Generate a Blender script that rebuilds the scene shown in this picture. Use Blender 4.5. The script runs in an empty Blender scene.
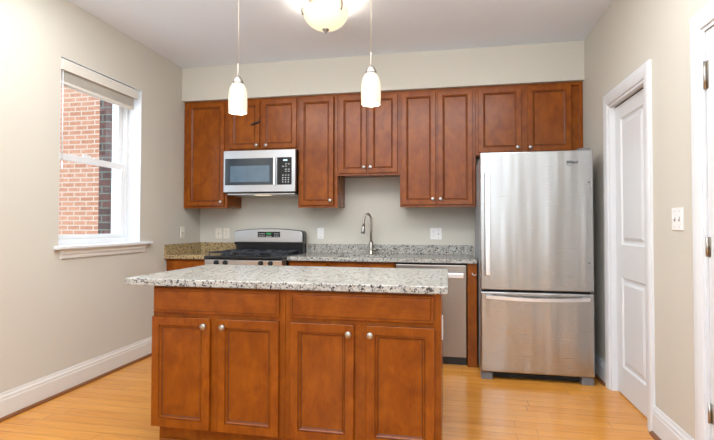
import bpy, bmesh, math, random
from mathutils import Vector, Matrix
random.seed(7)
SC = bpy.context.scene
COL = SC.collection

# ---------------------------------------------------------------- camera
yaw, pit, rol = .1947, .0218, -.0021
s, c = math.sin(yaw), math.cos(yaw); sp, cp = math.sin(pit), math.cos(pit)
fwd = Vector((-s*cp, c*cp, sp)); up0 = Vector((s*sp, -c*sp, cp)); r0 = Vector((c, s, 0))
right = math.cos(rol)*r0 - math.sin(rol)*up0
up = math.cos(rol)*up0 + math.sin(rol)*r0
cam_d = bpy.data.cameras.new('camera'); cam = bpy.data.objects.new('camera', cam_d); COL.objects.link(cam)
M4 = Matrix.Identity(4)
for i in range(3):
    M4[i][0] = right[i]; M4[i][1] = up[i]; M4[i][2] = -fwd[i]
M4[2][3] = 1.2071
cam.matrix_world = M4
cam_d.sensor_width = 36; cam_d.lens = 36*466.37/714
cam_d.shift_x = .0006; cam_d.shift_y = -.0073
cam_d.clip_start = .05; cam_d.clip_end = 100
SC.camera = cam

# ---------------------------------------------------------------- world, lights, exposure
SC.view_settings.view_transform = 'Standard'
SC.view_settings.look = 'None'
SC.view_settings.exposure = 0.45
SC.view_settings.gamma = 1
SC.view_settings.use_curve_mapping = False
W = bpy.data.worlds.new('sky'); SC.world = W; W.use_nodes = True
bg = W.node_tree.nodes['Background']
bg.inputs[0].default_value = (.80, .90, 1, 1); bg.inputs[1].default_value = 1.7

def area(name, loc, rot, sx, sy, power, col=(1, 1, 1)):
    l = bpy.data.lights.new(name, 'AREA'); l.shape = 'RECTANGLE'; l.size = sx; l.size_y = sy
    l.energy = power; l.color = col
    o = bpy.data.objects.new(name, l); COL.objects.link(o); o.location = loc; o.rotation_euler = rot
    return o
# added fill lights, shining in through the made-up windows behind the camera
area('fill_front', (-1.75, -2.75, 1.55), (math.radians(97), 0, 0), 1.15, 1.6, 9, (.92, .97, 1))
area('fill_front', (.35, -2.75, 1.55), (math.radians(97), 0, 0), 1.15, 1.6, 9, (.92, .97, 1))
# added upward fill light behind the camera to brighten the ceiling
area('fill_up', (-.8, -.9, 1.9), (math.radians(178), 0, 0), 2.6, 2.4, 172, (.76, .87, 1))
area('fill_overhead', (-.8, 2.25, 2.77), (math.radians(10), 0, 0), 3.2, .9, 55, (.95, .98, 1))  # added fill light near the ceiling above the island, no fixture there
# daylight through the window in the left wall
area('daylight_left', (-3.35, 3.05, 2.9), (math.radians(0), math.radians(-52), 0), 1.2, 1.2, 30, (.9, .96, 1))

# ---------------------------------------------------------------- material helpers
def new_mat(name):
    m = bpy.data.materials.new(name); m.use_nodes = True
    nt = m.node_tree; b = nt.nodes['Principled BSDF']
    return m, nt, b
def N(nt, typ, **kw):
    n = nt.nodes.new(typ)
    for k, v in kw.items():
        if k.startswith('i_'):
            n.inputs[k[2:].replace('_', ' ')].default_value = v
        else: setattr(n, k, v)
    return n
def L(nt, a, b): nt.links.new(a, b)
def pos(nt, scale=(1, 1, 1)):
    g = N(nt, 'ShaderNodeNewGeometry'); mp = N(nt, 'ShaderNodeMapping')
    mp.inputs['Scale'].default_value = scale
    L(nt, g.outputs['Position'], mp.inputs['Vector'])
    return mp.outputs['Vector']
def ramp(nt, fac, stops, interp='LINEAR'):
    r = N(nt, 'ShaderNodeValToRGB'); r.color_ramp.interpolation = interp
    e = r.color_ramp.elements
    while len(e) < len(stops): e.new(.5)
    for i, (p, col) in enumerate(stops):
        e[i].position = p; e[i].color = (*col, 1) if len(col) == 3 else col
    L(nt, fac, r.inputs[0]); return r.outputs[0]
def mix(nt, fac, a, b, mode='MIX'):
    m = N(nt, 'ShaderNodeMix', data_type='RGBA', blend_type=mode)
    for sock, val in ((m.inputs[0], fac), (m.inputs[6], a), (m.inputs[7], b)):
        if hasattr(val, 'links'): L(nt, val, sock)
        elif isinstance(val, (tuple, list)): sock.default_value = (*val, 1)
        else: sock.default_value = val
    return m.outputs[2]
def noise(nt, vec, scale, detail=3, rough=.5, dist=0):
    n = N(nt, 'ShaderNodeTexNoise'); n.inputs['Scale'].default_value = scale
    n.inputs['Detail'].default_value = detail; n.inputs['Roughness'].default_value = rough
    n.inputs['Distortion'].default_value = dist
    L(nt, vec, n.inputs['Vector']); return n.outputs['Fac']
def bump(nt, b, h, strength, dist=.01):
    n = N(nt, 'ShaderNodeBump'); n.inputs['Strength'].default_value = strength; n.inputs['Distance'].default_value = dist
    L(nt, h, n.inputs['Height']); L(nt, n.outputs[0], b.inputs['Normal'])
def plain(name, col, rough=.5, metal=0, spec=.4, var=.04, emit=None, es=0):
    m, nt, b = new_mat(name)
    v = noise(nt, pos(nt), 9, 3)
    lo = tuple(x*(1-var) for x in col); hi = tuple(min(1, x*(1+var)) for x in col)
    L(nt, ramp(nt, v, [(.3, lo), (.7, hi)]), b.inputs['Base Color'])
    b.inputs['Roughness'].default_value = rough; b.inputs['Metallic'].default_value = metal
    b.inputs['Specular IOR Level'].default_value = spec
    if emit: b.inputs['Emission Color'].default_value = (*emit, 1); b.inputs['Emission Strength'].default_value = es
    return m
def wall_paint(name, col):
    m, nt, b = new_mat(name)
    v = noise(nt, pos(nt), 1.3, 2)
    L(nt, ramp(nt, v, [(.3, tuple(x*.98 for x in col)), (.7, col)]), b.inputs['Base Color'])
    b.inputs['Roughness'].default_value = .75; b.inputs['Specular IOR Level'].default_value = .25
    bump(nt, b, noise(nt, pos(nt), 160, 2), .06, .002)
    return m
def wood(name, horizontal=False):
    m, nt, b = new_mat(name)
    sc = (1.6, 8, 8) if horizontal else (8, 8, 1.6)
    g = noise(nt, pos(nt, sc), 2.2, 5, .6, .4)
    fine = noise(nt, pos(nt, tuple(x*5 for x in sc)), 3, 3, .6)
    bl = noise(nt, pos(nt, (3, 3, 2.0)), 3.2, 3, .6, .8)
    col = ramp(nt, g, [(.25, (.15, .028, .0016)), (.55, (.245, .056, .0028)), (.8, (.325, .088, .0048))])
    col = mix(nt, .6, col, ramp(nt, bl, [(.3, (.145, .027, .0016)), (.7, (.325, .087, .0048))]))
    col = mix(nt, .16, col, ramp(nt, fine, [(.35, (.14, .03, .002)), (.6, (.29, .083, .006))]))
    L(nt, col, b.inputs['Base Color'])
    b.inputs['Roughness'].default_value = .24; b.inputs['Specular IOR Level'].default_value = .28
    return m
def granite(name, base, warm, dark_amt=.5):
    m, nt, b = new_mat(name)
    p = pos(nt)
    a = noise(nt, p, 38, 4, .65, .6)
    col = ramp(nt, a, [(.3, tuple(x*.62 for x in base)), (.46, base), (.62, tuple(min(1, x*1.18) for x in base))])
    w = noise(nt, p, 17, 3, .6)
    col = mix(nt, ramp(nt, w, [(.55, (0, 0, 0)), (.68, (.6, .6, .6))]), col, warm)
    d = noise(nt, pos(nt, (1, 1, 1.1)), 70, 3, .62, .9)
    col = mix(nt, ramp(nt, d, [(.555 + .06*(1-dark_amt), (0, 0, 0)), (.59 + .06*(1-dark_amt), (1, 1, 1))]), col, (.035, .033, .035))
    vt = N(nt, 'ShaderNodeTexVoronoi'); vt.inputs['Scale'].default_value = 120; L(nt, p, vt.inputs['Vector'])
    col = mix(nt, ramp(nt, vt.outputs['Distance'], [(.1, (.55, .55, .55)), (.22, (0, 0, 0))]), col, (.10, .09, .085))
    L(nt, col, b.inputs['Base Color'])
    b.inputs['Roughness'].default_value = .17; b.inputs['Specular IOR Level'].default_value = .32
    return m
def steel(name, col=(.60, .60, .61), rough=.3, brush=(1, 1, 90), wave=0.0):
    brush = (brush[0], brush[1], 45)
    m, nt, b = new_mat(name)
    f = noise(nt, pos(nt, brush), 6, 3, .6)
    L(nt, ramp(nt, f, [(.3, tuple(x*.99 for x in col)), (.7, col)]), b.inputs['Base Color'])
    r = N(nt, 'ShaderNodeMapRange'); r.inputs[3].default_value = rough*.96; r.inputs[4].default_value = rough*1.04
    L(nt, f, r.inputs[0]); L(nt, r.outputs[0], b.inputs['Roughness'])
    b.inputs['Metallic'].default_value = 1
    if wave: bump(nt, b, noise(nt, pos(nt, (7, 1, .5)), 1.1, 1, .4), wave, .02)
    return m
def bricks(name, c1, c2, mortar, bw, rh, ms, xz=True):
    m, nt, b = new_mat(name)
    g = N(nt, 'ShaderNodeNewGeometry'); sx = N(nt, 'ShaderNodeSeparateXYZ'); cx = N(nt, 'ShaderNodeCombineXYZ')
    L(nt, g.outputs['Position'], sx.inputs[0])
    ad = N(nt, 'ShaderNodeMath', operation='ADD'); L(nt, sx.outputs[0], ad.inputs[0]); L(nt, sx.outputs[1], ad.inputs[1])
    L(nt, ad.outputs[0], cx.inputs[0]); L(nt, sx.outputs[2], cx.inputs[1])
    t = N(nt, 'ShaderNodeTexBrick'); L(nt, cx.outputs[0], t.inputs['Vector'])
    t.inputs['Color1'].default_value = (*c1, 1); t.inputs['Color2'].default_value = (*c2, 1); t.inputs['Mortar'].default_value = (*mortar, 1)
    t.inputs['Scale'].default_value = 1; t.inputs['Brick Width'].default_value = bw; t.inputs['Row Height'].default_value = rh
    t.inputs['Mortar Size'].default_value = ms; t.inputs['Mortar Smooth'].default_value = .1
    n = noise(nt, pos(nt), 22, 3)
    col = mix(nt, .35, t.outputs['Color'], ramp(nt, n, [(.3, tuple(x*.7 for x in c1)), (.7, tuple(min(1, x*1.15) for x in c2))]), 'MIX')
    col = mix(nt, t.outputs['Fac'], col, mortar)
    L(nt, col, b.inputs['Base Color']); b.inputs['Roughness'].default_value = .9
    inv = N(nt, 'ShaderNodeMath', operation='SUBTRACT'); inv.inputs[0].default_value = 1; L(nt, t.outputs['Fac'], inv.inputs[1])
    bump(nt, b, inv.outputs[0], .6, .01)
    return m
def floor_mat():
    m, nt, b = new_mat('honey_bamboo_planks')
    g = N(nt, 'ShaderNodeNewGeometry'); sx = N(nt, 'ShaderNodeSeparateXYZ'); L(nt, g.outputs['Position'], sx.inputs[0])
    # random shift of every row so the end joints scatter
    dv = N(nt, 'ShaderNodeMath', operation='DIVIDE'); L(nt, sx.outputs[1], dv.inputs[0]); dv.inputs[1].default_value = .092
    fl = N(nt, 'ShaderNodeMath', operation='FLOOR'); L(nt, dv.outputs[0], fl.inputs[0])
    wn = N(nt, 'ShaderNodeTexWhiteNoise', noise_dimensions='1D'); L(nt, fl.outputs[0], wn.inputs['W'])
    ml = N(nt, 'ShaderNodeMath', operation='MULTIPLY_ADD'); L(nt, wn.outputs['Value'], ml.inputs[0]); ml.inputs[1].default_value = 1.1
    L(nt, sx.outputs[0], ml.inputs[2])
    cb = N(nt, 'ShaderNodeCombineXYZ'); L(nt, ml.outputs[0], cb.inputs[0]); L(nt, sx.outputs[1], cb.inputs[1])
    t = N(nt, 'ShaderNodeTexBrick', offset=0.0); L(nt, cb.outputs[0], t.inputs['Vector'])
    t.inputs['Color1'].default_value = (0, 0, 0, 1); t.inputs['Color2'].default_value = (1, 1, 1, 1); t.inputs['Mortar'].default_value = (.5, .5, .5, 1)
    t.inputs['Scale'].default_value = 1; t.inputs['Brick Width'].default_value = 1.1; t.inputs['Row Height'].default_value = .092
    t.inputs['Mortar Size'].default_value = .0011; t.inputs['Mortar Smooth'].default_value = .2
    pl = ramp(nt, t.outputs['Color'], [(0, (.54, .20, .024)), (.5, (.64, .26, .035)), (1, (.73, .33, .06))])
    gr = noise(nt, pos(nt, (2.2, 60, 1)), 2.2, 4, .6, .3)
    gr2 = noise(nt, pos(nt, (1.0, 14, 1)), 2.5, 3, .5, .3)
    col = mix(nt, .42, pl, ramp(nt, gr, [(.3, (.42, .135, .014)), (.7, (.80, .38, .075))]))
    col = mix(nt, .3, col, ramp(nt, gr2, [(.3, (.48, .165, .018)), (.7, (.77, .36, .07))]))
    col = mix(nt, t.outputs['Fac'], col, (.13, .05, .015))
    L(nt, col, b.inputs['Base Color'])
    b.inputs['Roughness'].default_value = .2; b.inputs['Specular IOR Level'].default_value = .5
    inv = N(nt, 'ShaderNodeMath', operation='SUBTRACT'); inv.inputs[0].default_value = 1; L(nt, t.outputs['Fac'], inv.inputs[1])
    bump(nt, b, inv.outputs[0], .25, .002)
    return m
def glass_mat(name='window_glass'):
    m, nt, b = new_mat(name)
    nt.nodes.remove(b); out = nt.nodes['Material Output']
    tr = N(nt, 'ShaderNodeBsdfTransparent'); tr.inputs[0].default_value = (.97, .98, .98, 1)
    gl = N(nt, 'ShaderNodeBsdfGlossy'); gl.inputs['Roughness'].default_value = .01
    lw_ = N(nt, 'ShaderNodeLayerWeight'); lw_.inputs[0].default_value = .5
    pw = N(nt, 'ShaderNodeMath', operation='POWER'); L(nt, lw_.outputs['Facing'], pw.inputs[0]); pw.inputs[1].default_value = 4
    fr = N(nt, 'ShaderNodeMath', operation='MULTIPLY_ADD'); L(nt, pw.outputs[0], fr.inputs[0]); fr.inputs[1].default_value = .7; fr.inputs[2].default_value = .03
    mx = N(nt, 'ShaderNodeMixShader'); L(nt, fr.outputs[0], mx.inputs[0]); L(nt, tr.outputs[0], mx.inputs[1]); L(nt, gl.outputs[0], mx.inputs[2])
    L(nt, mx.outputs[0], out.inputs[0]); return m
def shade_glass(name, col, es, tl=.6):
    m, nt, b = new_mat(name); out = nt.nodes['Material Output']
    v = noise(nt, pos(nt), 14, 2)
    L(nt, ramp(nt, v, [(.3, tuple(x*.97 for x in col)), (.7, col)]), b.inputs['Base Color'])
    b.inputs['Roughness'].default_value = .25
    b.inputs['Emission Color'].default_value = (1, .86, .62, 1); b.inputs['Emission Strength'].default_value = es
    t = N(nt, 'ShaderNodeBsdfTranslucent'); t.inputs[0].default_value = (*col, 1)
    mx = N(nt, 'ShaderNodeMixShader'); mx.inputs[0].default_value = tl
    L(nt, b.outputs[0], mx.inputs[1]); L(nt, t.outputs[0], mx.inputs[2]); L(nt, mx.outputs[0], out.inputs[0])
    return m

M_wall = wall_paint('greige_wall_paint', (.585, .55, .475))
M_ceil = wall_paint('ceiling_paint', (.79, .85, .93))
M_trim = plain('white_trim_paint', (.70, .71, .72), .35, var=.01)
M_base = plain('cream_baseboard_paint', (.70, .68, .63), .35, var=.01)
M_floor = floor_mat()
M_woodv = wood('cherry_wood'); M_woodh = wood('cherry_wood_crossgrain', True)
M_gran = granite('grey_granite', (.41, .395, .355), (.34, .30, .22), 1.15)
M_grancast = granite('warm_cast_granite', (.44, .32, .16), (.34, .21, .07), 1.25)  # copy of the grey granite with the warm light cast painted in
M_steelf = steel('fridge_steel', (.47, .465, .455), .27, (1, 1, 80), .55)
M_steel = steel('brushed_steel', (.58, .59, .61), .3, (1, 1, 80))
M_bright = plain('satin_metal_handle', (.80, .80, .81), .32, 1, var=.02)
M_nickel = plain('brushed_nickel', (.40, .37, .33), .3, 1, var=.03)
M_lampmetal = plain('lamp_satin_nickel', (.26, .235, .21), .42, 1, var=.03)
M_cord = plain('tan_lamp_cord', (.34, .28, .2), .6)
M_black = plain('black_enamel', (.012, .013, .015), .18, var=.1)
M_blackm = plain('matte_black', (.012, .012, .012), .6, var=.1)
M_iron = plain('cast_iron', (.03, .034, .042), .16, var=.15)
M_dglass = plain('dark_oven_glass', (.03, .042, .055), .06, spec=.8, var=.1)
M_dglass2 = plain('tinted_oven_glass', (.10, .16, .22), .08, spec=.8, var=.1)
M_grey = plain('grey_plastic', (.17, .17, .18), .5)
M_fside = plain('fridge_side_grey', (.33, .34, .36), .45)
M_white = plain('white_plastic', (.80, .79, .77), .35, var=.01)
M_ivory = plain('almond_plastic', (.76, .70, .60), .35, var=.01)
M_slot = plain('outlet_slots', (.12, .12, .12), .6)
M_blind = plain('cream_blind', (.66, .62, .55), .55, var=.03)
M_vinyl = plain('white_vinyl', (.80, .81, .82), .3, var=.01)
M_glass = glass_mat()
M_shade = shade_glass('frosted_shade', (.42, .38, .30), .42, .16)
M_bowl = shade_glass('alabaster_bowl', (.58, .50, .36), .62, .12)
M_bulb = plain('lit_bulb', (1, .95, .85), .5, emit=(1, .86, .62), es=7)
M_disp = plain('clock_display', (.01, .01, .01), .2, emit=(.05, .55, .15), es=.35)
M_dispw = plain('lit_display_digits', (.1, .1, .1), .2, emit=(.6, .8, 1), es=1.2)
M_legend = plain('keypad_print', (.55, .57, .58), .5)
M_logo = plain('dark_logo_print', (.07, .07, .075), .4)
M_toe = plain('dark_toe_kick', (.03, .012, .006), .6)
M_groove = plain('dark_groove', (.085, .02, .004), .4)  # darker tone for the narrow groove faces of doors and drawers
M_shoe = plain('stained_shoe_moulding', (.20, .075, .025), .35)
M_brick = bricks('salmon_brick', (.46, .20, .12), (.60, .30, .19), (.62, .46, .36), .22, .0745, .011)
M_quoin = bricks('orange_brick_end', (.46, .19, .11), (.56, .27, .17), (.66, .52, .42), .30, .0745, .010)
M_dark = bricks('dark_brick', (.055, .038, .04), (.16, .07, .058), (.15, .165, .14), .33, .088, .009)

# ---------------------------------------------------------------- mesh helpers
class MB:
    def __init__(self): self.bm = bmesh.new(); self.smooth = False
    def _add(self, b2):
        me = bpy.data.meshes.new('tmp'); b2.to_mesh(me); b2.free(); self.bm.from_mesh(me); bpy.data.meshes.remove(me)
    def box(self, x0, x1, y0, y1, z0, z1, bev=0, seg=2):
        b = bmesh.new(); bmesh.ops.create_cube(b, size=1)
        for v in b.verts:
            v.co = Vector((x0+(v.co.x+.5)*(x1-x0), y0+(v.co.y+.5)*(y1-y0), z0+(v.co.z+.5)*(z1-z0)))
        if bev: bmesh.ops.bevel(b, geom=b.edges[:], offset=bev, segments=seg, profile=.5, affect='EDGES')
        self._add(b); return self
    def prism(self, pts, axis, a0, a1, bev=0):
        """polygon pts in the plane normal to axis ('x','y','z'), extruded a0..a1"""
        b = bmesh.new()
        def mk(p, a):
            return {'x': (a, p[0], p[1]), 'y': (p[0], a, p[1]), 'z': (p[0], p[1], a)}[axis]
        v0 = [b.verts.new(mk(p, a0)) for p in pts]; v1 = [b.verts.new(mk(p, a1)) for p in pts]
        n = len(pts)
        b.faces.new(v0); b.faces.new(v1[::-1])
        for i in range(n): b.faces.new((v0[i], v1[i], v1[(i+1) % n], v0[(i+1) % n]))
        bmesh.ops.recalc_face_normals(b, faces=b.faces[:])
        if bev: bmesh.ops.bevel(b, geom=b.edges[:], offset=bev, segments=2, profile=.5, affect='EDGES')
        self._add(b); return self
    def rings(self, rs, cap0=True, cap1=True, smooth=True):
        b = bmesh.new(); V = [[b.verts.new(p) for p in r] for r in rs]
        for a, d in zip(V, V[1:]):
            n = len(a)
            for i in range(n):
                f = b.faces.new((a[i], a[(i+1) % n], d[(i+1) % n], d[i])); f.smooth = smooth
        if cap0: b.faces.new(V[0][::-1])
        if cap1: b.faces.new(V[-1])
        bmesh.ops.recalc_face_normals(b, faces=b.faces[:])
        self._add(b); return self
    def lathe(self, prof, cen, axis=(0, 0, 1), n=28, cap0=True, cap1=True):
        ax = Vector(axis).normalized(); t = ax.orthogonal().normalized(); w = ax.cross(t); cen = Vector(cen)
        return self.rings([[cen+ax*h+(t*math.cos(2*math.pi*i/n)+w*math.sin(2*math.pi*i/n))*max(r, 1e-4) for i in range(n)] for r, h in prof], cap0, cap1)
    def cyl(self, a, b, r, n=16):
        a, b = Vector(a), Vector(b); return self.lathe([(r, 0), (r, (b-a).length)], a, b-a, n)
    def tube(self, pts, r, n=10):
        pts = [Vector(p) for p in pts]; rs = []
        t0 = (pts[1]-pts[0]).normalized(); u = t0.orthogonal().normalized()
        for i, p in enumerate(pts):
            t = (pts[min(i+1, len(pts)-1)]-pts[max(i-1, 0)]).normalized()
            u = (u-t*u.dot(t)).normalized(); w = t.cross(u)
            rr = r[i] if isinstance(r, (list, tuple)) else r
            rs.append([p+(u*math.cos(2*math.pi*k/n)+w*math.sin(2*math.pi*k/n))*rr for k in range(n)])
        return self.rings(rs)
    def panel(self, o, a, b, n, w, h, prof, back, gl=()):
        """moulded rectangular front: o lower-left corner on the front plane, prof [(inset, depth)] from rim inwards"""
        o, a, b, n = map(Vector, (o, a, b, n)); rs = []
        self.gl = gl
        for ins, dp in [(0, back)]+prof:
            rs.append([o+a*x+b*y-n*dp for x, y in ((ins, ins), (w-ins, ins), (w-ins, h-ins), (ins, h-ins))])
        b = bmesh.new(); V = [[b.verts.new(p) for p in r] for r in rs]
        for k, (p, q) in enumerate(zip(V, V[1:])):
            for i in range(4):
                f = b.faces.new((p[i], p[(i+1) % 4], q[(i+1) % 4], q[i]))
                if k in gl: f.material_index = 1
        b.faces.new(V[0][::-1]); b.faces.new(V[-1])
        bmesh.ops.recalc_face_normals(b, faces=b.faces[:])
        self._add(b); return self
    def build(self, name, mat, parent=None, kind=None, fn=None):
        if fn:
            for v in self.bm.verts: v.co = Vector(fn(v.co))
        me = bpy.data.meshes.new(name); 
        off = parent_off(parent)
        if parent is None and kind is None and self.bm.verts:
            xs = [v.co for v in self.bm.verts]
            off = Vector(((min(p.x for p in xs)+max(p.x for p in xs))/2, (min(p.y for p in xs)+max(p.y for p in xs))/2, min(p.z for p in xs)))
        if off.length:
            for v in self.bm.verts: v.co -= off
        self.bm.to_mesh(me); self.bm.free(); me.materials.append(mat)
        if getattr(self, 'gl', ()): me.materials.append(M_groove)
        o = bpy.data.objects.new(name, me); COL.objects.link(o)
        if parent is not None: o.parent = parent
        elif kind is None: o.location = off
        if kind: o['kind'] = kind
        return o
def parent_off(p):
    v = Vector((0, 0, 0))
    while p is not None: v += p.location; p = p.parent
    return v
def tag(o, label, cat, group=None):
    o['label'] = label; o['category'] = cat
    if group: o['group'] = group
    return o
def thing(name, loc, label, cat, group=None):
    o = bpy.data.objects.new(name, None); COL.objects.link(o); o.location = loc; o.empty_display_size = .1
    return tag(o, label, cat, group)
def lab(o, t): o['label'] = t; return o
def text_mesh(body, size, loc, rot, mat, name, parent, depth=.0004):
    cu = bpy.data.curves.new('t', 'FONT'); cu.body = body; cu.size = size; cu.extrude = depth; cu.align_x = 'CENTER'; cu.align_y = 'CENTER'; cu.shear = .2; cu.offset = .0009
    t = bpy.data.objects.new('t', cu); COL.objects.link(t)
    dg = bpy.context.evaluated_depsgraph_get(); me = bpy.data.meshes.new_from_object(t.evaluated_get(dg))
    bpy.data.objects.remove(t); me.name = name; me.materials.clear(); me.materials.append(mat)
    o = bpy.data.objects.new(name, me); COL.objects.link(o); o.parent = parent
    o.location = Vector(loc)-parent_off(parent); o.rotation_euler = rot
    return o

# ---------------------------------------------------------------- room shell
XL, XR, YB, YF, H = -2.713, 1.172, 4.76, -2.6, 2.834
S = 'structure'
MB().box(XL-.2, XR+.2, YF-.2, YB+.2, -.1, 0).build('floor', M_floor, kind=S)
MB().box(XL-.2, XR+.2, YF-.2, YB+.2, H, H+.1).build('ceiling', M_ceil, kind=S)
MB().box(XL-.2, XR+.2, YB, YB+.15, 0, H).build('wall_back', M_wall, kind=S)
# left wall with a window opening
wy0, wy1, wz0, wz1 = 2.835, 3.73, 1.05, 2.412
MB().box(XL-.2, XL, YF, wy0, 0, H).box(XL-.2, XL, wy1, YB, 0, H).box(XL-.2, XL, wy0, wy1, 0, wz0).box(XL-.2, XL, wy0, wy1, wz1, H).build('wall_left', M_wall, kind=S)
# right wall with two door openings
d1a, d1b, d1h = 3.09, 3.75, 2.10
d2a, d2b, d2h = 1.62, 2.445, 2.13
MB().box(XR, XR+.13, d1b, YB, 0, H).box(XR, XR+.13, d2b, d1a, 0, H).box(XR, XR+.13, YF, d2a, 0, H).box(XR, XR+.13, d1a, d1b, d1h, H).box(XR, XR+.13, d2a, d2b, d2h, H).build('wall_right', M_wall, kind=S)
# unseen wall behind the camera; its two windows are added to carry fill lights
fw = MB()
for a, b in ((XL-.2, -2.35), (-1.15, -.25), (.95, XR+.2)): fw.box(a, b, YF-.12, YF, 0, H)
for a, b in ((-2.35, -1.15), (-.25, .95)): fw.box(a, b, YF-.12, YF, 0, .7); fw.box(a, b, YF-.12, YF, 2.4, H)
fw.build('wall_front', M_wall, kind=S)
for k, (a, b) in enumerate(((-2.35, -1.15), (-.25, .95))):
    f = MB()
    for x0, x1 in ((a, a+.06), (b-.06, b), ((a+b)/2-.02, (a+b)/2+.02)): f.box(x0, x1, YF-.09, YF-.04, .7, 2.4)
    for z0, z1 in ((.7, .76), (2.34, 2.4), (1.53, 1.57)): f.box(a+.002, b-.002, YF-.085, YF-.045, z0, z1)
    f.build('window_%d' % (k+2), M_vinyl, kind=S)  # frames of the added windows
# soffit above the cabinets
MB().box(XL, XR, 4.375, YB, 2.487, H).build('trim_1', M_wall, kind=S)

# baseboards: profile (distance from wall, height)
def baseboard(name, run, pieces, mat, sign, shoe_mat, hgt=.165):
    pr = [(0, 0), (.016, 0), (.016, hgt*.72), (.013, hgt*.76), (.013, hgt*.84), (.008, hgt*.9), (.006, hgt), (0, hgt)]
    m = MB()
    for a, b in pieces: m.prism([(run+sign*p[0], p[1]) for p in pr], 'y', a, b)
    m.build(name, mat, kind=S)
    if shoe_mat:
        q = MB()
        for a, b in pieces:
            q.prism([(run+sign*(.016+p[0]), p[1]) for p in ((0, 0), (.017, 0), (.015, .009), (.009, .016), (0, .02))], 'y', a, b)
        return q
baseboard('baseboard_left', XL, [(YF, 4.13)], M_base, 1, M_shoe).build('trim_2', M_shoe, kind=S)
baseboard('baseboard_right', XR, [(3.835, YB), (2.53, 3.01), (YF, 1.53)], M_trim, -1, M_shoe).build('trim_3', M_shoe, kind=S)

# door casings on the right wall
def casing(name, a, b, h, w=.085):
    m = MB()
    prof = [(0, .010), (.012, .018), (w*.55, .018), (w*.75, .013), (w, .010)]
    # mitred casing from concentric U rings
    def U(ins, d): 
        x = XR-d
        return [(x, a-ins, 0), (x, a-ins, h+ins), (x, b+ins, h+ins), (x, b+ins, 0)]
    bmx = bmesh.new(); rr = [U(.0, 0)]+[U(i, d) for i, d in [(0, .012), (.012, .016), (w*.5, .020), (w*.8, .020), (w, .014)]]+[U(w, 0)]
    V = [[bmx.verts.new(p) for p in r] for r in rr]
    for p, q in zip(V, V[1:]):
        for i in range(3): bmx.faces.new((p[i], p[i+1], q[i+1], q[i]))
    bmesh.ops.recalc_face_normals(bmx, faces=bmx.faces[:]); m._add(bmx)
    return m.build(name, M_trim, kind=S)
casing('trim_4', d1a, d1b, d1h); casing('trim_5', d2a, d2b, d2h)
# door jambs
def jamb(name, a, b, h):
    MB().box(XR-.004, XR+.13, b-.018, b, 0, h).box(XR-.004, XR+.13, a, a+.018, 0, h).box(XR-.004, XR+.13, a+.018, b-.018, h-.018, h)\
        .box(XR+.093, XR+.105, b-.03, b-.018, 0, h-.018).box(XR+.093, XR+.105, a+.018, a+.03, 0, h-.018).build(name, M_trim, kind=S)
jamb('trim_6', d1a, d1b, d1h); jamb('trim_7', d2a, d2b, d2h)
def door(name, a, b, h, x, panels, hinge_y, hinge_z):
    """white two panel slab facing -x; a..b along y"""
    m = MB(); th = .035
    # stiles and rails
    zs = [.012]; 
    m.box(x, x+th, a, panels[0][0], .012, h).box(x, x+th, panels[0][1], b, .012, h)
    edges = [.012]+[z for p in panels for z in (p[2], p[3])]+[h]
    for z0, z1 in zip(edges[::2], edges[1::2]): m.box(x, x+th, panels[0][0], panels[0][1], z0, z1)
    for (ya, yb, z0, z1) in panels:
        m.panel((x, yb, z0), (0, -1, 0), (0, 0, 1), (-1, 0, 0), yb-ya, z1-z0,
                [(0, 0), (.012, .010), (.03, .010), (.052, .002), (.06, .002)], .02)
    d = m.build(name, M_trim, kind=S)
    for z0, z1 in hinge_z:
        q = MB(); xx = x-.006
        q.cyl((xx, hinge_y, z0), (xx, hinge_y, z1), .0065, 10)
        for k in range(1, 3): q.cyl((xx, hinge_y, z0+(z1-z0)*k/3-.001), (xx, hinge_y, z0+(z1-z0)*k/3+.001), .0072, 10)
        q.box(x-.002, x+.001, hinge_y-.022, hinge_y+.002, z0, z1)
        hgo = q.build('hinge', M_nickel, d)
    return d
door('door_1', d1a+.022, d1b-.022, d1h-.028, XR+.036, [(d1a+.135, d1b-.12, .205, .84), (d1a+.135, d1b-.12, 1.07, 1.975)], 0, [])
door('door_2', d2a+.021, d2b-.021, d2h-.022, XR+.004, [(d2a+.13, d2b-.13, .21, .84), (d2a+.13, d2b-.13, 1.07, 1.98)], d2b-.02, [(.305, .395), (1.065, 1.155), (1.84, 1.97)])
# black bar put in as the shadow of the gap between door and head jamb
MB().box(XR+.04, XR+.055, d1a+.019, d1b-.019, d1h-.0275, d1h-.0185).build('trim_8', M_blackm, kind=S)

# ---------------------------------------------------------------- window in the left wall
win = MB()
xo = XL-.13; gx = xo-.035
# outer frame
win.box(xo-.07, xo, wy0, wy0+.03, wz0, wz1).box(xo-.07, xo, wy1-.03, wy1, wz0, wz1).box(xo-.07, xo, wy0+.03, wy1-.03, wz0, wz0+.045).box(xo-.07, xo, wy0+.03, wy1-.03, wz1-.03, wz1)
w1 = win.build('window_1', M_vinyl, kind=S)
def sash(x0, x1, z0, z1, bot, top):
    m = MB(); a, b = wy0+.031, wy1-.031; st = .05
    m.box(x0, x1, a, a+st, z0, z1, .003).box(x0, x1, b-st, b, z0, z1, .003)
    m.box(x0+.001, x1-.001, a+st, b-st, z0, z0+bot, .003).box(x0+.001, x1-.001, a+st, b-st, z1-top, z1, .003)
    sh = m.build('sash', M_vinyl, w1)
    MB().box((x0+x1)/2-.002, (x0+x1)/2+.002, a+st-.004, b-st+.004, z0+bot-.004, z1-top+.004).build('glass_pane', M_glass, sh)
sash(xo-.034, xo-.006, wz0+.046, 1.745, .032, .05)
sash(xo-.066, xo-.038, 1.705, wz1-.031, .04, .045)
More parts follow.
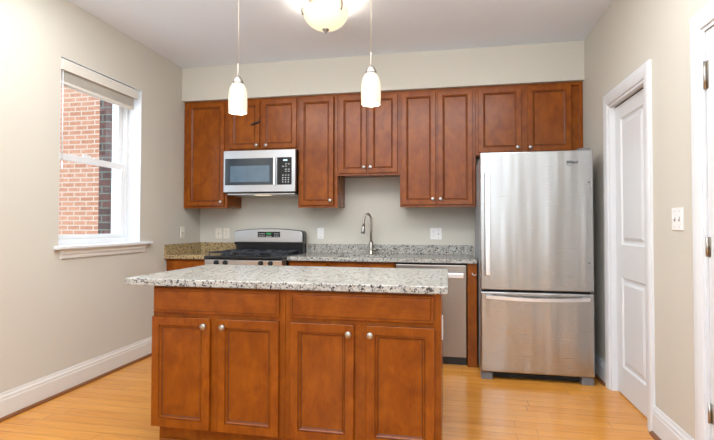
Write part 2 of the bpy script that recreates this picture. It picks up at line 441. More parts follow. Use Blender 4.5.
MB().box(xo-.03, xo-.012, 3.22, 3.30, 1.745, 1.765, .004).build('sash_lock', M_vinyl, w1)
# white painted reveal lining (far jamb, near jamb, head)
MB().box(xo, XL-.001, wy1-.006, wy1, wz0, wz1).box(xo, XL-.001, wy0, wy0+.004, wz0, wz1).box(xo, XL-.001, wy0, wy1, wz1-.004, wz1).build('reveal', M_trim, w1)
st = MB().box(xo, XL+.045, 2.79+.006, 3.86, 1.028, 1.052, .006).build('window_stool', M_trim, w1)
st_b = MB(); st_b.prism([(XL, .962), (XL+.012, .962), (XL+.014, .985), (XL+.02, .995), (XL+.022, 1.012), (XL+.03, 1.02), (XL+.03, 1.028), (XL, 1.028)], 'y', 2.855, 3.785); st_b.build('apron', M_base, w1)

bl = thing('window_blind', (XL-.03, (wy0+wy1)/2, 2.2), 'cream slatted blind drawn fully up at the head of the brick-view window', 'blind')
MB().box(XL-.012, XL+.006, wy0+.006, wy1-.055, 2.318, 2.398, .004).build('valance', M_blind, bl)
MB().box(XL-.06, XL-.013, wy0+.01, wy1-.06, 2.35, 2.402).build('headrail', M_vinyl, bl)
m = MB()
z = 2.245
while z < 2.345:
    m.box(XL-.062, XL-.014, wy0+.012, wy1-.085, z, z+.0035, .0008, 1); z += .0062
m.build('slat', M_blind, bl)['kind'] = 'stuff'
MB().box(XL-.064, XL-.012, wy0+.012, wy1-.085, 2.222, 2.243, .004).build('bottom_rail', M_blind, bl)
MB().cyl((XL-.008, wy0+.028, 2.32), (XL-.008, wy0+.03, 1.66), .0035, 8).lathe([(.004, 0), (.007, .01), (.007, .05), (.003, .06)], (XL-.008, wy0+.03, 1.60), n=10).build('tilt_wand', M_vinyl, bl)

# outside: brick neighbours seen through the window
nb = thing('brick_building', (-7.2, 6.5, -3), 'salmon brick neighbouring building seen outside through the window', 'building')
MB().box(-9.2, -5.43, 6.3, 6.45, -3, 8).build('brick_wall', M_brick, nb)
MB().box(-5.43, -5.30, 6.29, 6.45, -3, 8).build('corner_bricks', M_quoin, nb)
tag(MB().box(-4.205, -4.055, 4.98, 5.03, -3, 8, .01).build('brick_pier', M_dark), 'narrow dark brick pier outside the window, beside the salmon wall', 'pier')

# ---------------------------------------------------------------- cabinet parts
DP = [(.003, 0), (.043, 0), (.045, .006), (.047, .006), (.050, .003), (.056, .007), (.0575, .012), (.062, .014)]
def cdoor(par, x0, x1, z0, z1, yf, knob=None, th=.02, mat=None):
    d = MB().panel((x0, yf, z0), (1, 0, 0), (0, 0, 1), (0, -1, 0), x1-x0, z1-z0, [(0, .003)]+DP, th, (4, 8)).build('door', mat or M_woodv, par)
    if knob: knob_at(d, knob[0], yf, knob[1])
    return d
def knob_at(par, x, y, z):
    k = MB().lathe([(.009, 0), (.007, .004), (.006, .012), (.013, .018), (.017, .022), (.017, .025), (.013, .0285), (.009, .0285), (.004, .031)], (x, y, z), (0, -1, 0), 18)
    k.build('knob', M_nickel, par)
def cdrawer(par, x0, x1, z0, z1, yf, th=.02):
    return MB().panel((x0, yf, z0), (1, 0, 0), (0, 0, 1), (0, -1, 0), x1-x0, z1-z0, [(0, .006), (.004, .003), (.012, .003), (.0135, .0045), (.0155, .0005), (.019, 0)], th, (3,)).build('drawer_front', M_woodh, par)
UG = 'cherry wood wall cabinets along the back wall'
def upper(x0, x1, z0, doors, label, top=2.486, yf=4.42):
    t = thing('wall_cabinet', ((x0+x1)/2, YB-.01, z0), label, 'cabinet', UG)
    e = .0008
    b = MB().box(x0+e, x1-e, yf+.019, YB-.001, z0+.012, top)      # carcass
    fr = .02
    b.build('body', M_woodv, t)
    f = MB()
    xs = [x0+e]; 
    f.box(x0+e, x0+.03, yf, yf+.019, z0, top, .001).box(x1-.03, x1-e, yf, yf+.019, z0, top, .001)
    for a, bb in zip(doors, doors[1:]): f.box(a[1]-.012, bb[0]+.012, yf+.0005, yf+.0188, z0+.002, top-.002)
    f.box(x0+.03, x1-.03, yf+.0003, yf+.0188, z0, z0+.03).box(x0+.03, x1-.03, yf+.0003, yf+.0188, top-.03, top)
    f.build('face_frame', M_woodv, t)
    for d in doors: cdoor(t, d[0], d[1], d[2] if len(d) > 4 else z0+.022, 2.462, yf-.0205, d[3] if len(d) > 3 else None, .0195)
    return t
def dr(x0, x1, z0, kx, kz): return (x0, x1, z0, (kx, kz), 1)
ZB = 1.376
upper(XL+.002, -2.222, ZB, [dr(-2.668, -2.25, ZB+.022, -2.277, 1.438)], 'single-door cherry wall cabinet at the left end, beside the microwave')
cb = upper(-2.222, -1.462, 1.955, [dr(-2.20, -1.868, 1.974, -1.892, 2.008), dr(-1.845, -1.478, 1.974, -1.79, 2.004)], 'short two-door cherry wall cabinet directly above the microwave')
lt = MB(); lt.tube([(-1.955, 4.392, 2.213), (-1.925, 4.389, 2.226), (-1.90, 4.388, 2.228), (-1.87, 4.387, 2.240), (-1.852, 4.392, 2.252)], [.004, .011, .009, .010, .003], 8)
lab(lt.build('latch_strap', M_blackm, cb), 'small dark strap across the gap between the doors')
upper(-1.462, -1.062, ZB, [dr(-1.446, -1.10, ZB+.022, -1.127, 1.444)], 'single-door cherry wall cabinet between the microwave and the sink cabinet')
upper(-1.062, -.452, 1.686, [dr(-1.043, -.773, 1.706, -.795, 1.76), dr(-.752, -.474, 1.706, -.732, 1.761)], 'two-door cherry wall cabinet above the sink, with open wall below it')
upper(-.452, .246, ZB, [dr(-.434, -.117, ZB+.022, -.142, 1.45), dr(-.096, .218, ZB+.022, -.071, 1.449)], 'tall two-door cherry wall cabinet left of the refrigerator')
upper(.246, XR-.002, 1.85, [dr(.27, .648, 1.874, .614, 1.911), dr(.70, 1.07, 1.874, .722, 1.908)], 'short two-door cherry wall cabinet above the refrigerator')

# base cabinets along the back wall
BG = 'cherry wood base cabinets along the back wall'
def base_cab(x0, x1, label, doors, drawers, yf=4.13, yb=None, grp=BG, name='base_cabinet', toe=.055, zb=.105, top=.875, side_l=False, open_top=False, yend=None):
    yb = yb or YB-.001
    t = thing(name, ((x0+x1)/2, (yf+yb)/2, 0), label, 'cabinet', grp)
    e = .0008; b = MB()
    b.box(x0+e, x0+.018, yf+.019, yb, zb, top).box(x1-.018, x1-e, yf+.019, yb, zb, top).box(x0+.018, x1-.018, yf+.019, yb, zb, zb+.018).box(x0+.018, x1-.018, yb-.012, yb, zb+.018, top)
    b.build('body', M_woodv, t)
    f = MB().box(x0+e, x0+.04, yf, yf+.019, zb, top, .001).box(x1-.04, x1-e, yf, yf+.019, zb, top, .001)
    f.box(x0+.04, x1-.04, yf+.0004, yf+.0186, zb, zb+.03).box(x0+.04, x1-.04, yf+.0004, yf+.0186, top-.03, top).box(x0+.04, x1-.04, yf+.0004, yf+.0186, .69, .745)
    for a, bb in zip(doors, doors[1:]): f.box(a[1]-.01, bb[0]+.01, yf+.0005, yf+.0185, zb+.03, .69)
    f.build('face_frame', M_woodv, t)
    MB().box(x0+e, x1-e, yf+toe, yf+toe+.015, 0, zb).box(x0+.02, x1-.02, yf+toe+.015, yb, 0, zb-.03).build('toe_kick', M_woodh, t)
    for d in doors: cdoor(t, d[0], d[1], d[2], d[3], yf-.0205, d[4], .0195)
    for d in drawers: 
        q = cdrawer(t, d[0], d[1], d[2], d[3], yf-.0205, .0195)
        if len(d) > 4: knob_at(q, (d[0]+d[1])/2, yf-.0205, (d[2]+d[3])/2)
    return t
base_cab(XL+.002, -2.226, 'cherry base cabinet at the left end, under the granite worktop with painted-in warm cast', [(-2.69, -2.245, .115, .70, (-2.27, .66))], [(-2.69, -2.245, .73, .858)])
base_cab(-1.456, -1.072, 'narrow cherry base cabinet between the range and the sink', [(-1.44, -1.09, .115, .70, (-1.41, .66))], [(-1.44, -1.09, .73, .858)])
base_cab(-1.072, -.462, 'cherry sink base cabinet below the faucet', [(-1.053, -.775, .115, .70, (-.80, .66)), (-.755, -.482, .115, .70, (-.73, .66))], [(-1.053, -.482, .73, .858)])
tag(MB().box(.158, .236, 4.105, YB-.001, 0, .880, .001).build('cabinet_end_panel', M_woodv), 'narrow cherry end panel between the dishwasher and the refrigerator', 'cabinet panel')

# ---------------------------------------------------------------- worktops and backsplashes
def slab_hole(x0, x1, y0, y1, z0, z1, hole, name, mat):
    m = MB(); b = bmesh.new()
    hx0, hx1, hy0, hy1 = hole
    def rr(x0, x1, y0, y1, r, z, n=5):
        out = []
        for cx_, cy_, a0 in ((x0+r, y0+r, 180), (x1-r, y0+r, 270), (x1-r, y1-r, 0), (x0+r, y1-r, 90)):
            for i in range(n+1):
                a = math.radians(a0+90*i/n); out.append((cx_+r*math.cos(a), cy_+r*math.sin(a), z))
        return out
    rs = [rr(hx0, hx1, hy0, hy1, .05, z0), rr(x0, x1, y0, y1, .004, z0), rr(x0, x1, y0, y1, .004, z1-.004), rr(x0+.004, x1-.004, y0+.004, y1-.004, .002, z1),
          rr(hx0, hx1, hy0, hy1, .05, z1), rr(hx0, hx1, hy0, hy1, .05, z0)]
    m.rings(rs, False, False, False)
    return m.build(name, mat)
ZT = .914
tag(MB().box(XL+.001, -2.226, 4.085, YB-.001, .8765, ZT, .004).build('worktop', M_grancast), 'short speckled granite worktop with painted-in warm cast, in the left corner beside the range', 'worktop')
tag(slab_hole(-1.456, .238, 4.085, YB-.001, .8815, ZT, (-1.02, -.52, 4.19, 4.53), 'worktop', M_gran), 'long grey granite worktop with the sink, running to the refrigerator', 'worktop')
lw = thing('backsplash', (XL+.02, 4.7, ZT), 'speckled granite backsplash strip with painted-in warm cast, wrapping the left corner', 'backsplash')
MB().box(XL+.001, XL+.021, 4.09, YB-.0215, ZT+.0005, 1.012, .002).build('side_strip', M_grancast, lw)
MB().box(XL+.001, -2.226, YB-.021, YB-.001, ZT+.0005, 1.012, .002).build('back_strip', M_grancast, lw)
tag(MB().box(-1.456, .236, YB-.021, YB-.001, ZT+.0005, 1.008, .002).build('backsplash', M_gran), 'long grey granite backsplash strip behind the faucet', 'backsplash')

# sink
m = MB(); b = bmesh.new()
sx0, sx1, sy0, sy1 = -1.028, -.512, 4.182, 4.538
m.rings([[(x, y, z) for x, y in ((sx0-d, sy0-d), (sx1+d, sy0-d), (sx1+d, sy1+d), (sx0-d, sy1+d))] for d, z in ((.012, .8785), (0, .8785), (-.02, .73), (-.05, .715))], False, True, False)
m.rings([[(x, y, z) for x, y in ((sx0-d, sy0-d), (sx1+d, sy0-d), (sx1+d, sy1+d), (sx0-d, sy1+d))] for d, z in ((.012, .876), (.002, .876), (-.018, .727), (-.048, .712))], False, True, False)
sk = thing('sink', (-.77, 4.36, .712), 'stainless undermount sink set into the long grey worktop', 'sink')
m.build('basin', M_steel, sk)
MB().lathe([(.045, 0), (.045, .002), (.03, .003), (.025, 0)], (-.77, 4.36, .7155), n=24).build('drain', M_bright, sk)

# faucet
fx, fy = -.762, 4.62
fa = thing('faucet', (fx, fy, ZT), 'brushed nickel gooseneck pull-down faucet behind the sink', 'faucet')
MB().lathe([(.03, 0), (.03, .006), (.024, .012), (.022, .05), (.022, .11), (.018, .12), (.014, .13)], (fx, fy, ZT+.0005)).build('base', M_nickel, fa)
arc = [(fx, fy, 1.04), (fx, fy, 1.15), (fx, fy, 1.255)]
for i in range(1, 13):
    a = math.pi*i/13; arc.append((fx-.033*(1-math.cos(a)), fy-.02*(1-math.cos(a)), 1.255+.062*math.sin(a)))
arc += [(fx-.068, fy-.041, 1.225), (fx-.070, fy-.042, 1.20)]
MB().tube(arc, .0118, 12).build('spout', M_nickel, fa)
MB().tube([(fx-.070, fy-.042, 1.205), (fx-.072, fy-.042, 1.18), (fx-.074, fy-.044, 1.15), (fx-.076, fy-.044, 1.125), (fx-.077, fy-.044, 1.122)], [.0125, .015, .019, .022, .016], 14).build('spray_head', M_nickel, fa)
MB().tube([(fx+.015, fy, .962), (fx+.05, fy, .962), (fx+.056, fy, .962)], [.014, .014, .009], 12).tube([(fx+.05, fy, .965), (fx+.085, fy-.01, .970), (fx+.118, fy-.015, .974)], [.010, .0085, .007], 10).build('lever', M_nickel, fa)

# ---------------------------------------------------------------- range
rx0, rx1 = -2.221, -1.461
rg = thing('gas_range', ((rx0+rx1)/2, 4.4, 0), 'stainless gas range with black grates and arched backguard under the microwave', 'range')
MB().box(rx0+.002, rx1-.002, 4.09, 4.70, .03, .875, .002).build('body', M_black, rg)
ck = MB().box(rx0, rx1, 3.965, 4.60, .896, .919, .006).build('cooktop', M_black, rg)
MB().prism([(4.088, .775), (3.985, .78), (3.972, .884), (3.99, .895), (4.088, .895)], 'x', rx0+.003, rx1-.003, .003).build('control_panel', M_steel, rg)
for x in (-2.10, -2.01, -1.666, -1.573):
    k = MB().lathe([(.024, 0), (.023, .006), (.019, .008), (.017, .028), (.014, .031)], (x, 3.976, .858), (0, -1, .08), 18)
    k.box(x-.004, x+.004, 3.936, 3.958, .838, .878, .002)
    k.build('knob', M_blackm, rg)
dd = MB().box(rx0+.004, rx1-.004, 3.99, 4.089, .22, .77, .004).build('oven_door', M_steel, rg)
MB().box(rx0+.12, rx1-.12, 3.987, 3.992, .34, .64).build('door_glass', M_dglass, dd)
MB().tube([(rx0+.06, 3.945, .73), (rx1-.06, 3.945, .73)], .012).cyl((rx0+.08, 3.945, .73), (rx0+.08, 3.993, .73), .008).cyl((rx1-.08, 3.945, .73), (rx1-.08, 3.993, .73), .008).build('handle', M_bright, dd)
MB().box(rx0+.004, rx1-.004, 3.994, 4.089, .035, .212, .004).build('storage_drawer', M_steel, rg)
for gx0, gx1 in ((rx0+.025, -1.98), (-1.965, -1.72), (-1.705, rx1-.025)):
    g = MB(); r = .0055; zz = .947
    ys = (4.09, 4.62)
    for y in (4.02, 4.28, 4.54): g.tube([(gx0, y, zz), (gx1, y, zz)], r, 6)
    for x in (gx0, (gx0+gx1)/2, gx1): g.tube([(x, 4.02, zz+.001), (x, 4.54, zz+.001)], r, 6)
    for x in (gx0, gx1):
        for y in (4.02, 4.28, 4.54): g.cyl((x, y, .9155), (x, y, zz), .006, 6)
    for y in (4.15, 4.41):
        xm = (gx0+gx1)/2
        g.tube([(xm-.10, y, zz+.002), (xm-.03, y, zz+.004)], .005, 6).tube([(xm+.10, y, zz+.002), (xm+.03, y, zz+.004)], .005, 6)
    g.build('grate', M_iron, rg)
for x, y, r in ((-2.09, 4.15, .045), (-2.09, 4.41, .035), (-1.8425, 4.28, .04), (-1.593, 4.15, .05), (-1.593, 4.41, .035)):
    MB().lathe([(r*1.25, 0), (r*1.25, .004), (r, .006), (r, .014), (r*.8, .016), (r*.8, .02), (r*.5, .022)], (x, y, .9165), n=22).build('burner', M_iron, rg)
# backguard
bgx0, bgx1 = rx0+.002, rx1+.002
bk = MB(); n = 24
def arch(x0, x1, z0, z1, zc, n=20):
    """outline with gently arched top and rounded shoulders"""
    pts = [(x0, z0), (x1, z0)]
    r = .035
    top = lambda x: zc-(zc-z1)*((x-(x0+x1)/2)/((x1-x0)/2))**2
    for i in range(6):
        a = math.radians(90*i/5); pts.append((x1-r+r*math.cos(a), top(x1-r)-r+r*math.sin(a)))
    for i in range(1, n):
        x = x1-r-(x1-x0-2*r)*i/n; pts.append((x, top(x)))
    for i in range(6):
        a = math.radians(90+90*i/5); pts.append((x0+r+r*math.cos(a), top(x0+r)-r+r*math.sin(a)))
    return pts
bko = MB().prism([(bgx0+.012, .9), (bgx1-.012, .9), (bgx1-.012, 1.0), (bgx0+.012, 1.0)], 'y', 4.60, 4.73).prism(arch(bgx0, bgx1, 1.0, 1.142, 1.168), 'y', 4.586, 4.70, .003).build('backguard', M_black, rg)
MB().prism(arch(bgx0+.007, bgx1-.007, 1.028, 1.137, 1.162), 'y', 4.570, 4.587, .003).build('backguard_panel', M_steel, bko)
cd_ = MB().box(-1.95, -1.705, 4.566, 4.5705, 1.078, 1.135, .0015).build('control_display', M_black, bko)
MB().box(-1.852, -1.802, 4.5645, 4.5662, 1.105, 1.125).build('clock_digits', M_disp, bko)
m = MB()
for i in range(4):
    for j in range(2): m.box(-1.937+i*.018, -1.925+i*.018, 4.5648, 4.5662, 1.088+j*.022, 1.094+j*.022)
for i in range(3):
    for j in range(2): m.box(-1.768+i*.018, -1.756+i*.018, 4.5648, 4.5662, 1.088+j*.022, 1.094+j*.022)
m.box(-1.857, -1.797, 4.5648, 4.5662, 1.086, 1.091); m.build('keypad', M_legend, bko)

# ---------------------------------------------------------------- microwave
mx0, mx1, my, mz0, mz1 = -2.2215, -1.464, 4.335, 1.528, 1.948
mw = thing('microwave', ((mx0+mx1)/2, 4.55, mz0), 'stainless over-range microwave with dark window and keypad', 'microwave')
MB().box(mx0+.003, mx1-.003, my+.035, YB-.002, mz0-.004, mz1, .003).build('body', M_blackm, mw)
fr = MB().panel((mx0, my, mz0+.003), (1, 0, 0), (0, 0, 1), (0, -1, 0), mx1-mx0, mz1-mz0-.003, [(0, .004), (.004, 0)], .034).build('front_frame', M_steel, mw)
gz0, gz1 = 1.602, 1.868
dg_ = MB().box(mx0+.018, -1.69, my-.004, my+.001, gz0, gz1, .0015).build('door_window', M_dglass, mw)
MB().box(mx0+.075, -1.73, my-.0055, my-.0035, gz0+.03, gz1-.075).build('screen_area', M_dglass2, dg_)
MB().box(-1.684, -1.664, my-.03, my-.014, gz0-.006, gz1+.004, .004).cyl((-1.674, my-.016, gz0+.01), (-1.674, my, gz0+.01), .006, 8).cyl((-1.674, my-.016, gz1-.01), (-1.674, my, gz1-.01), .006, 8).build('handle', M_bright, mw)
kp = MB().box(-1.652, -1.502, my-.004, my+.001, gz0-.002, gz1+.002, .0015).build('control_panel', M_black, mw)
MB().box(-1.588, -1.545, my-.0052, my-.0038, 1.834, 1.848).build('clock_digits', M_dispw, kp)
m = MB()
for j in range(3):
    for i in range(3): m.box(-1.598+i*.029, -1.585+i*.029, my-.005, my-.0038, 1.622+j*.021, 1.631+j*.021)
for i in range(3): m.box(-1.598+i*.029, -1.582+i*.029, my-.005, my-.0038, 1.69, 1.697)
for z in (1.728, 1.748, 1.778, 1.80):
    for i in range(3):
        if (i+int(z*1000)) % 4: m.box(-1.598+i*.029, -1.579+i*.029, my-.005, my-.0038, z, z+.006)
m.build('keypad', M_legend, kp)
MB().box(mx0+.02, mx1-.02, my+.05, 4.70, mz0-.022, mz0-.004, .004).build('vent_hood', M_steel, mw)
lamp = MB().box(-1.92, -1.76, my+.075, my+.135, mz0-.025, mz0-.0215).build('work_light', plain('hood_light_glass', (.9, .85, .75), .3, emit=(1, .8, .5), es=.8), mw)

# ---------------------------------------------------------------- dishwasher
dx0, dx1 = -.458, .153
dw = thing('dishwasher', ((dx0+dx1)/2, 4.4, 0), 'stainless dishwasher built in between the sink cabinet and the end panel', 'dishwasher')
MB().box(dx0+.004, dx1-.004, 4.14, 4.72, .11, .868).build('body', M_blackm, dw)
MB().box(dx0+.004, dx1-.004, 4.10, 4.139, .078, .862, .004).build('door', steel('dishwasher_steel', (.36, .325, .29), .33, (1, 1, 80)), dw)
MB().box(dx0+.03, .125, 4.05, 4.068, .756, .798, .005).box(dx0+.05, dx0+.08, 4.066, 4.102, .765, .79).box(.08, .11, 4.066, 4.102, .765, .79).build('handle', M_bright, dw)
MB().box(dx0+.004, dx1-.004, 4.16, 4.175, 0, .11).build('toe_kick', M_black, dw)

# ---------------------------------------------------------------- refrigerator
fx0, fx1, fyf = .247, 1.076, 3.80
fg = thing('refrigerator', ((fx0+fx1)/2, 4.2, 0), 'stainless bottom-freezer refrigerator under the short cabinet at the right', 'refrigerator')
MB().box(fx0+.004, fx1-.006, 3.885, 4.66, .03, 1.755, .006).build('body', M_fside, fg)
MB().box(fx0+.01, fx1-.012, 3.87, 3.886, .06, 1.75).build('gasket', M_blackm, fg)
ud = MB().box(fx0, fx1, fyf, 3.872, .703, 1.782, .01, 3).build('upper_door', M_steelf, fg)
fd = MB().box(fx0, fx1, fyf, 3.872, .063, .688, .01, 3).build('freezer_door', M_steelf, fg)
hb = MB().box(.279, .318, fyf-.045, fyf-.03, .815, 1.622, .006)
for z in (.86, 1.575): hb.box(.288, .307, fyf-.032, fyf+.001, z-.02, z+.02, .003)
hb.build('handle', M_bright, ud)
# curved freezer handle
rs = []; nn = 16
for i in range(nn+1):
    t = i/nn; x = .285+(1.035-.285)*t; bow = .022*math.sin(math.pi*t); z = .652-.012*math.sin(math.pi*t)
    rs.append([(x, fyf-.03-bow, z-.016), (x, fyf-.046-bow, z-.012), (x, fyf-.046-bow, z+.012), (x, fyf-.03-bow, z+.016)])
hb = MB().rings(rs, True, True, False)
for x in (.31, 1.01): hb.box(x-.02, x+.02, fyf-.034, fyf+.001, .64, .664, .003)
hb.build('handle', M_bright, fd)
for x in (fx0+.004, fx1-.09): MB().prism([(x, 0), (x+.086, 0), (x+.086, .05), (x+.07, .058), (x+.01, .058), (x, .05)], 'y', 3.815, 3.9, .003).build('foot', M_grey, fg)
m = MB().box(fx0+.1, fx1-.1, 3.86, 3.875, .012, .055)
for k in range(3): m.box(fx0+.11, fx1-.11, 3.855, 3.862, .017+k*.013, .022+k*.013)
m.build('toe_grille', M_blackm, fg)
for x in (.985,): MB().prism([(3.81, 1.782), (3.93, 1.782), (3.97, 1.79), (3.97, 1.80), (3.86, 1.805), (3.82, 1.798)], 'x', x, x+.075, .003).box(x+.02, x+.06, 3.88, 4.0, 1.754, 1.79).build('hinge_cover', M_grey, fg)
lg = text_mesh('Whirlpool', .020, (.925, fyf-.0006, 1.690), (math.radians(90), 0, 0), M_logo, 'logo_lettering', ud); lg.scale = (1, 1.5, 1)
rng_ = []
for a in range(0, 330, 10):
    q = math.radians(a+60); rng_.append((.914+.024*math.cos(q), fyf-.0012, 1.682+.018*math.sin(q)+.004*math.cos(q)))
MB().tube(rng_, .0014, 6).build('logo_swoosh', M_logo, ud)
for z in (1.536, .924): MB().lathe([(.0065, 0), (.005, .003), (.002, .0035)], (1.042, fyf, z), (0, -1, 0), 12).build('door_plug', M_grey, ud)
hk = MB().tube([(.196, 4.098, .800), (.200, 4.090, .788), (.212, 4.086, .782), (.226, 4.088, .784), (.238, 4.092, .794)], .003, 6)
tag(hk.build('wire_hook', M_white), 'tiny white wire hook on the end panel beside the refrigerator', 'hook')

# ---------------------------------------------------------------- island
IG = 'cherry base cabinets forming the island'
iy, iyb = 2.315, 3.02
ia = base_cab(-1.588, -.832, 'left cherry cabinet of the kitchen island', [(-1.592, -1.249, .113, .706, (-1.276, .667)), (-1.203, -.862, .113, .706, (-1.168, .667))], [(-1.585, -.862, .729, .862)], iy, iyb, IG, 'island_cabinet')
ib = base_cab(-.832, -.042, 'right cherry cabinet of the kitchen island, with an outlet on its side', [(-.801, -.466, .113, .706, (-.490, .662)), (-.404, -.068, .113, .706, (-.381, .662))], [(-.801, -.072, .729, .862)], iy, iyb, IG, 'island_cabinet')
MB().box(-.0418, -.036, iy+.0, iyb, .105, .875).build('side_panel', M_woodv, ib)
MB().box(-1.5935, -1.5885, iy+.0, iyb, .105, .875).build('side_panel', M_woodv, ia)
for par, a, b in ((ia, -1.575, -.833), (ib, -.831, -.06)):
    MB().prism([(iy+.054, 0), (iy+.036, 0), (iy+.038, .012), (iy+.046, .022), (iy+.054, .024)], 'x', a, b).build('shoe_moulding', M_woodh, par)
tag(MB().box(-1.741, -.003, 2.264, 3.187, .8765, ZT, .005, 3).build('island_worktop', M_gran), 'large grey granite worktop on the kitchen island', 'worktop')

# ---------------------------------------------------------------- outlets and switches
def plate(name, label, cen, axes, w, h, kind, mat, cat, group='wall plates'):
    """cen on the wall; axes = (a, n): width direction and outward normal"""
    a, n = Vector(axes[0]), Vector(axes[1]); z = Vector((0, 0, 1)); cen = Vector(cen)
    t = thing(name, cen, label, cat, group)
    def pan(m, u, v, ww, hh, d0, d1, ch=.0015):
        o = cen+a*(u-ww/2)+z*(v-hh/2)+n*d1
        m.panel(o, a, z, n, ww, hh, [(0, ch), (ch, 0)], d1-d0)
    m = MB(); pan(m, 0, 0, w, h, .0006, .006, .002); m.build('cover_plate', mat, t)
    for u, kd in kind:
        if kd == 'outlet':
            for v in (-.02, .02):
                m = MB(); pan(m, u, v, .033, .028, .005, .0075); rc = m.build('receptacle', mat, t)
                m = MB(); pan(m, u-.007, v+.003, .0022, .009, .0072, .0079, .0002); pan(m, u+.007, v+.003, .0022, .007, .0072, .0079, .0002); pan(m, u, v-.008, .004, .004, .0072, .0079, .0002)
                m.build('slots', M_slot, rc)
        elif kd == 'rocker':
            m = MB(); pan(m, u, 0, .033, .066, .005, .0095, .003); m.build('rocker_switch', mat, t)
            m = MB(); pan(m, u, .0, .008, .003, .009, .0099, .0003); m.build('indicator_mark', M_slot, t)
        elif kd == 'toggle':
            m = MB(); pan(m, u, 0, .010, .024, .005, .008, .0005); m.build('toggle_slot', M_grey, t)
            m = MB(); pan(m, u, .006, .007, .012, .006, .019, .001); m.build('toggle', mat, t)
    for u, kd in kind:
        for v in ((0,) if kd == 'outlet' else (-.04, .04)): MB().lathe([(.003, 0), (.0025, .001)], cen+a*u+z*v+n*.0059, n, 10).build('screw', M_grey, t)
    return t
BX = ((1, 0, 0), (0, -1, 0)); 
plate('light_switch', 'almond switch plate on the left wall above the warm-cast backsplash', (XL, 4.404, 1.127), ((0, 1, 0), (1, 0, 0)), .074, .118, [(0, 'toggle')], M_ivory, 'switch')
plate('light_switch', 'almond switch plate on the back wall, left neighbour of the outlet beside the range', (-2.489, YB, 1.112), BX, .072, .115, [(0, 'toggle')], M_ivory, 'switch')
plate('wall_outlet', 'almond outlet plate on the back wall just left of the range backguard', (-2.395, YB, 1.112), BX, .072, .115, [(0, 'outlet')], M_ivory, 'outlet')
plate('light_switch', 'white switch plate on the back wall just right of the range', (-1.325, YB, 1.118), BX, .07, .117, [(0, 'rocker')], M_white, 'switch')
plate('wall_outlet', 'white double wall plate on the back wall right of the faucet', (-.124, YB, 1.12), BX, .114, .116, [(-.024, 'outlet'), (.024, 'toggle')], M_white, 'outlet')
plate('light_switch', 'white double switch plate on the right wall between the two doors', (XR, 2.703, 1.241), ((0, -1, 0), (-1, 0, 0)), .118, .118, [(-.024, 'toggle'), (.024, 'toggle')], M_white, 'switch')
plate('wall_outlet', 'white outlet plate on the side of the island', (-.036, 2.50, .672), ((0, 1, 0), (1, 0, 0)), .072, .116, [(0, 'outlet')], M_white, 'outlet')

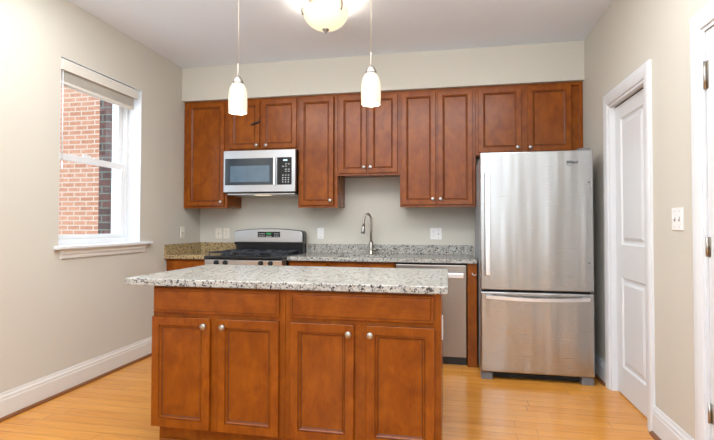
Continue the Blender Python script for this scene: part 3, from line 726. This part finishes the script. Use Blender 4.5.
# ---------------------------------------------------------------- lamps
def point(loc, power, col, r):
    l = bpy.data.lights.new('bulb_light', 'POINT'); l.energy = power; l.color = col; l.shadow_soft_size = r
    o = bpy.data.objects.new('bulb_light', l); COL.objects.link(o); o.location = loc; return o
def pendant(x, y, label, dz=0):
    t = thing('pendant_lamp', (x, y, 1.9), label, 'lamp', 'pendant lamps over the island')
    z0 = 1.918+dz
    o = [(r*.87, h*.89) for r, h in [(.0655, 0), (.067, .01), (.068, .07), (.0675, .115), (.065, .145), (.059, .172), (.048, .196), (.036, .211), (.026, .219)]]
    inn = [(r-.004, h) for r, h in o[::-1]]
    MB().lathe(o+[(.019, .1945)]+inn[1:], (x, y, z0), n=32, cap0=False, cap1=False).build('lamp_shade', M_shade, t)
    MB().lathe([(.034, .183), (.034, .192), (.030, .208), (.020, .226), (.010, .236), (.005, .240), (.005, .315), (.004, .317)], (x, y, z0), n=20).build('cap', M_lampmetal, t)
    MB().cyl((x, y, z0+.315), (x, y, H-.02), .0022, 8).build('cord', M_cord, t)
    MB().lathe([(.06, 0), (.058, -.012), (.03, -.022), (.006, -.026)], (x, y, H-.0005), n=24).build('canopy', M_nickel, t)
    MB().lathe([(.004, -.045), (.018, -.038), (.026, -.02), (.027, 0), (.022, .02), (.012, .045), (.012, .12)], (x, y, z0+.09), n=18).build('bulb', M_bulb, t)
    p = point((x, y, z0+.028), 8, (1, .90, .76), .03); p.parent = t; p.location = Vector((x, y, z0+.028))-t.location
pendant(-1.314, 2.75, 'pendant lamp with frosted white shade over the left part of the island')
pendant(-.456, 2.75, 'pendant lamp with frosted white shade over the right part of the island', .012)
cx_, cy_ = -.872, 3.25
cl = thing('ceiling_light', (cx_, cy_, 2.62), 'round bowl ceiling light with cream glass and nickel finial', 'lamp')
MB().lathe([(.12, 0), (.125, -.01), (.11, -.022), (.03, -.026), (.012, -.03), (.008, -.17)], (cx_, cy_, H-.0005), n=32).build('ceiling_pan', M_nickel, cl)
bo = [(r, z-.016) for r, z in [(.012, 2.644), (.05, 2.648), (.095, 2.664), (.13, 2.69), (.153, 2.722), (.165, 2.758), (.168, 2.775)]]
bi = [(r-.005, z+.004) for r, z in bo[::-1]]
bi[-1] = (.008, 2.633)
MB().lathe([(r, z-2.6) for r, z in bo+bi], (cx_, cy_, 2.6), n=40, cap0=False, cap1=False).build('glass_bowl', M_bowl, cl)
MB().lathe([(.004, -.022), (.009, -.016), (.007, -.008), (.02, 0), (.026, .008), (.022, .014), (.008, .02)], (cx_, cy_, 2.616), n=20).build('finial', M_lampmetal, cl)
for a in (-35, 85, 205):
    q = math.radians(a); u = Vector((math.cos(q), math.sin(q), 0)); cc = Vector((cx_, cy_, 0))
    MB().tube([cc+u*.115+Vector((0, 0, 2.812)), cc+u*.15+Vector((0, 0, 2.80)), cc+u*.172+Vector((0, 0, 2.77)), cc+u*.175+Vector((0, 0, 2.742)), cc+u*.166+Vector((0, 0, 2.715))], .006, 8).build('clip', M_lampmetal, cl)
for dx in (-.05, .05):
    MB().lathe([(.004, -.04), (.02, -.03), (.027, -.01), (.025, .01), (.012, .04)], (cx_+dx, cy_, 2.735), n=16).build('bulb', M_bulb, cl)
p = point((cx_, cy_, 2.74), 10, (1, .92, .80), .06); p.parent = cl; p.location = Vector((cx_, cy_, 2.715))-cl.location
